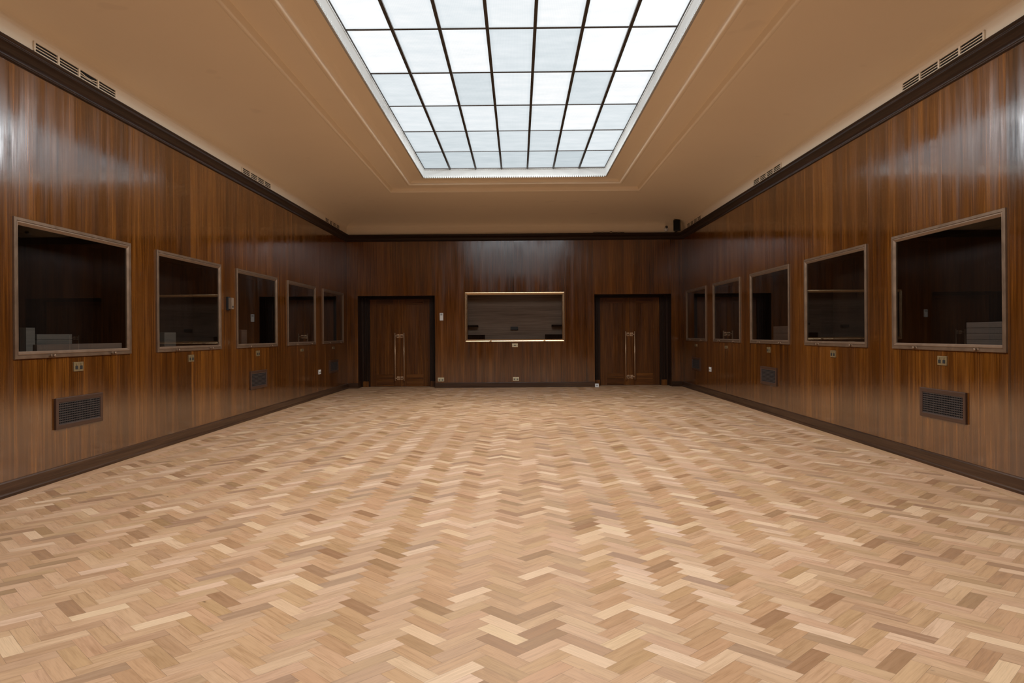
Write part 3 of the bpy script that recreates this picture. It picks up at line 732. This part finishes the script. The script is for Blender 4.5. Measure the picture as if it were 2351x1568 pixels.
# ------------------------------------------------------------------ plaster air grilles above the cornice
def make_air_grille(L, bent=False):
    root = empty('air_grille', (0, 0, 0)); H = 0.088; z0 = 0.0
    mb = MB(); mb.box(0, L, -0.004, 0.0, z0, z0 + H); mb.build('backing', M['black'], root)
    mb = MB()
    mb.box(-0.02, L + 0.02, -0.016, 0.0, z0 - 0.004, z0 + 0.010); mb.box(-0.02, L + 0.02, -0.014, 0.0, z0 + H - 0.006, z0 + H + 0.004)
    for e in (-0.02, L): mb.box(e, e + 0.02, -0.014, 0.0, z0, z0 + H)
    mb.build('frame', M['plaster'], root, bevel=0.002)
    for q in (1, 2, 3):
        mb = MB(); x = L * q / 4; mb.box(x - 0.013, x + 0.013, -0.018, -0.002, z0, z0 + H); mb.build('divider', M['plaster'], root, bevel=0.002)
    for q in (1, 2):
        zz = z0 + 0.008 + (H - 0.012) * q / 3
        mb = MB(); N = 48
        for i in range(N):
            a, b_ = L * i / N, L * (i + 1) / N
            def dz(x):
                u = (x / L - 0.5) / 0.25
                return -0.016 * math.sin(math.pi * u) ** 2 if (bent and q == 2 and 0 < u < 1) else 0.0
            za, zb_ = zz + dz(a), zz + dz(b_)
            mb.face([(a, -0.013, za - 0.0036), (b_, -0.013, zb_ - 0.0036), (b_, -0.013, zb_ + 0.0036), (a, -0.013, za + 0.0036)])
            mb.face([(a, -0.013, za + 0.0036), (b_, -0.013, zb_ + 0.0036), (b_, -0.003, zb_ + 0.0036), (a, -0.003, za + 0.0036)])
            mb.face([(a, -0.013, za - 0.0036), (b_, -0.013, zb_ - 0.0036), (b_, -0.003, zb_ - 0.0036), (a, -0.003, za - 0.0036)])
        mb.build('slat', M['plaster'], root)
    return root
GZ = 3.705
ag = {}
for side, ys in (('L', ((6.155, 1.225), (10.81, 1.215), (15.46, 1.20))), ('R', ((6.14, 1.27), (10.85, 1.235), (15.58, 1.27)))):
    wn = 'left' if side == 'L' else 'right'
    for q, (y, L) in enumerate(ys):
        o = make_air_grille(L, bent=(side == 'L' and q == 0))
        o.location, o.rotation_euler = ((XL + 0.001, y, GZ), (0, 0, RZL)) if side == 'L' else ((XR - 0.001, y + L, GZ), (0, 0, RZR))
        lab = [f'cream slotted air grille above the cornice on {wn} side nearest the camera' + (', one slat bent' if side == 'L' else ''),
               f'cream slotted air grille above the cornice, middle one on the {wn} side', f'cream slotted air grille above the cornice on {wn} side by the far corner'][q]
        tag(o, lab, 'air grille', 'slotted air grilles above the cornice')

# ------------------------------------------------------------------ double doors in their recesses
def build_door(name, xa, xb, mirror):
    root = empty(name, ((xa + xb) / 2, YB + DDEP, 0)); struct(root)
    y1 = YB + DDEP
    mb = MB(); th = 0.05
    # lining of the recess
    mb.box(xa - th, xa, YB + 0.001, y1 + 0.06, 0, DTOP + th); mb.box(xb, xb + th, YB + 0.001, y1 + 0.06, 0, DTOP + th)
    mb.box(xa - th, xb + th, YB + 0.001, y1 + 0.06, DTOP, DTOP + th, grain=0)
    # stepped jambs and head
    jw = 0.185
    for i, (a, d) in enumerate(((0.0, 0.0), (0.045, 0.03), (0.075, 0.012), (0.105, 0.04), (0.140, 0.055))):
        b_ = (0.045, 0.075, 0.105, 0.140, jw)[i]
        yy = y1 - 0.10 + d
        mb.box(xa + a, xa + b_, yy, y1 + 0.06, 0, DTOP); mb.box(xb - b_, xb - a, yy, y1 + 0.06, 0, DTOP)
        mb.box(xa + a, xb - a, yy, y1 + 0.06, DTOP - b_ * 0.35, DTOP - a * 0.35, grain=0)
    mb.build('door_frame', M['dark_wood'], root, bevel=0.003)
    for e in ((xa + 0.03, xa + 0.165), (xb - 0.165, xb - 0.03)):
        pb = MB(); pb.box(e[0], e[1], y1 - 0.115, y1 - 0.02, 0, 0.14); pb.build('plinth_block', M['door'], root, bevel=0.004)
    l0, l1 = xa + jw, xb - jw; mid = (l0 + l1) / 2
    for s_, (a, b_) in ((-1, (l0 + 0.003, mid - 0.002)), (1, (mid + 0.002, l1 - 0.003))):
        lf = MB(); yf = y1
        inn, outr = 0.155, 0.165
        pa, pb_ = (a + outr, b_ - inn) if s_ < 0 else (a + inn, b_ - outr)
        zt, zb_ = 2.02, 0.30
        lf.box(a, pa, yf, yf + 0.05, 0.006, DTOP - 0.055); lf.box(pb_, b_, yf, yf + 0.05, 0.006, DTOP - 0.055)
        lf.box(pa, pb_, yf, yf + 0.05, zt, DTOP - 0.055, grain=0); lf.box(pa, pb_, yf, yf + 0.05, 0.006, zb_, grain=0)
        lf.box(pa, pb_, yf + 0.010, yf + 0.04, zb_, zt)
        leaf = lf.build('door_leaf', M['door'], root, bevel=0.002)
        hx = mid + s_ * 0.110; px = mid + s_ * 0.045
        h = MB(); z0, z1 = 0.145, 1.325
        h.rod((hx, yf - 0.075, z0), (hx, yf - 0.075, z1), 0.0115, 12)
        for zc in (z0 + 0.065, z1 - 0.075):
            h.rod((hx - s_ * 0.002, yf - 0.075, zc), (px, yf - 0.030, zc), 0.008, 10)
            h.lathe((px, yf - 0.001, zc), (0, -1, 0), [(0.030, 0), (0.030, 0.006), (0.014, 0.012), (0.012, 0.030), (0.001, 0.034)], 16)
            h.box(px - 0.034, px + 0.034, yf - 0.005, yf + 0.001, zc - 0.042, zc + 0.042)
        h.build('pull_handle', M['handle'], leaf)
    return root
build_door('door_1', DL[0], DL[1], False)
build_door('door_2', DR[0], DR[1], True)

# parents set with plain offsets: keep children where they were modelled
bpy.context.view_layer.update()
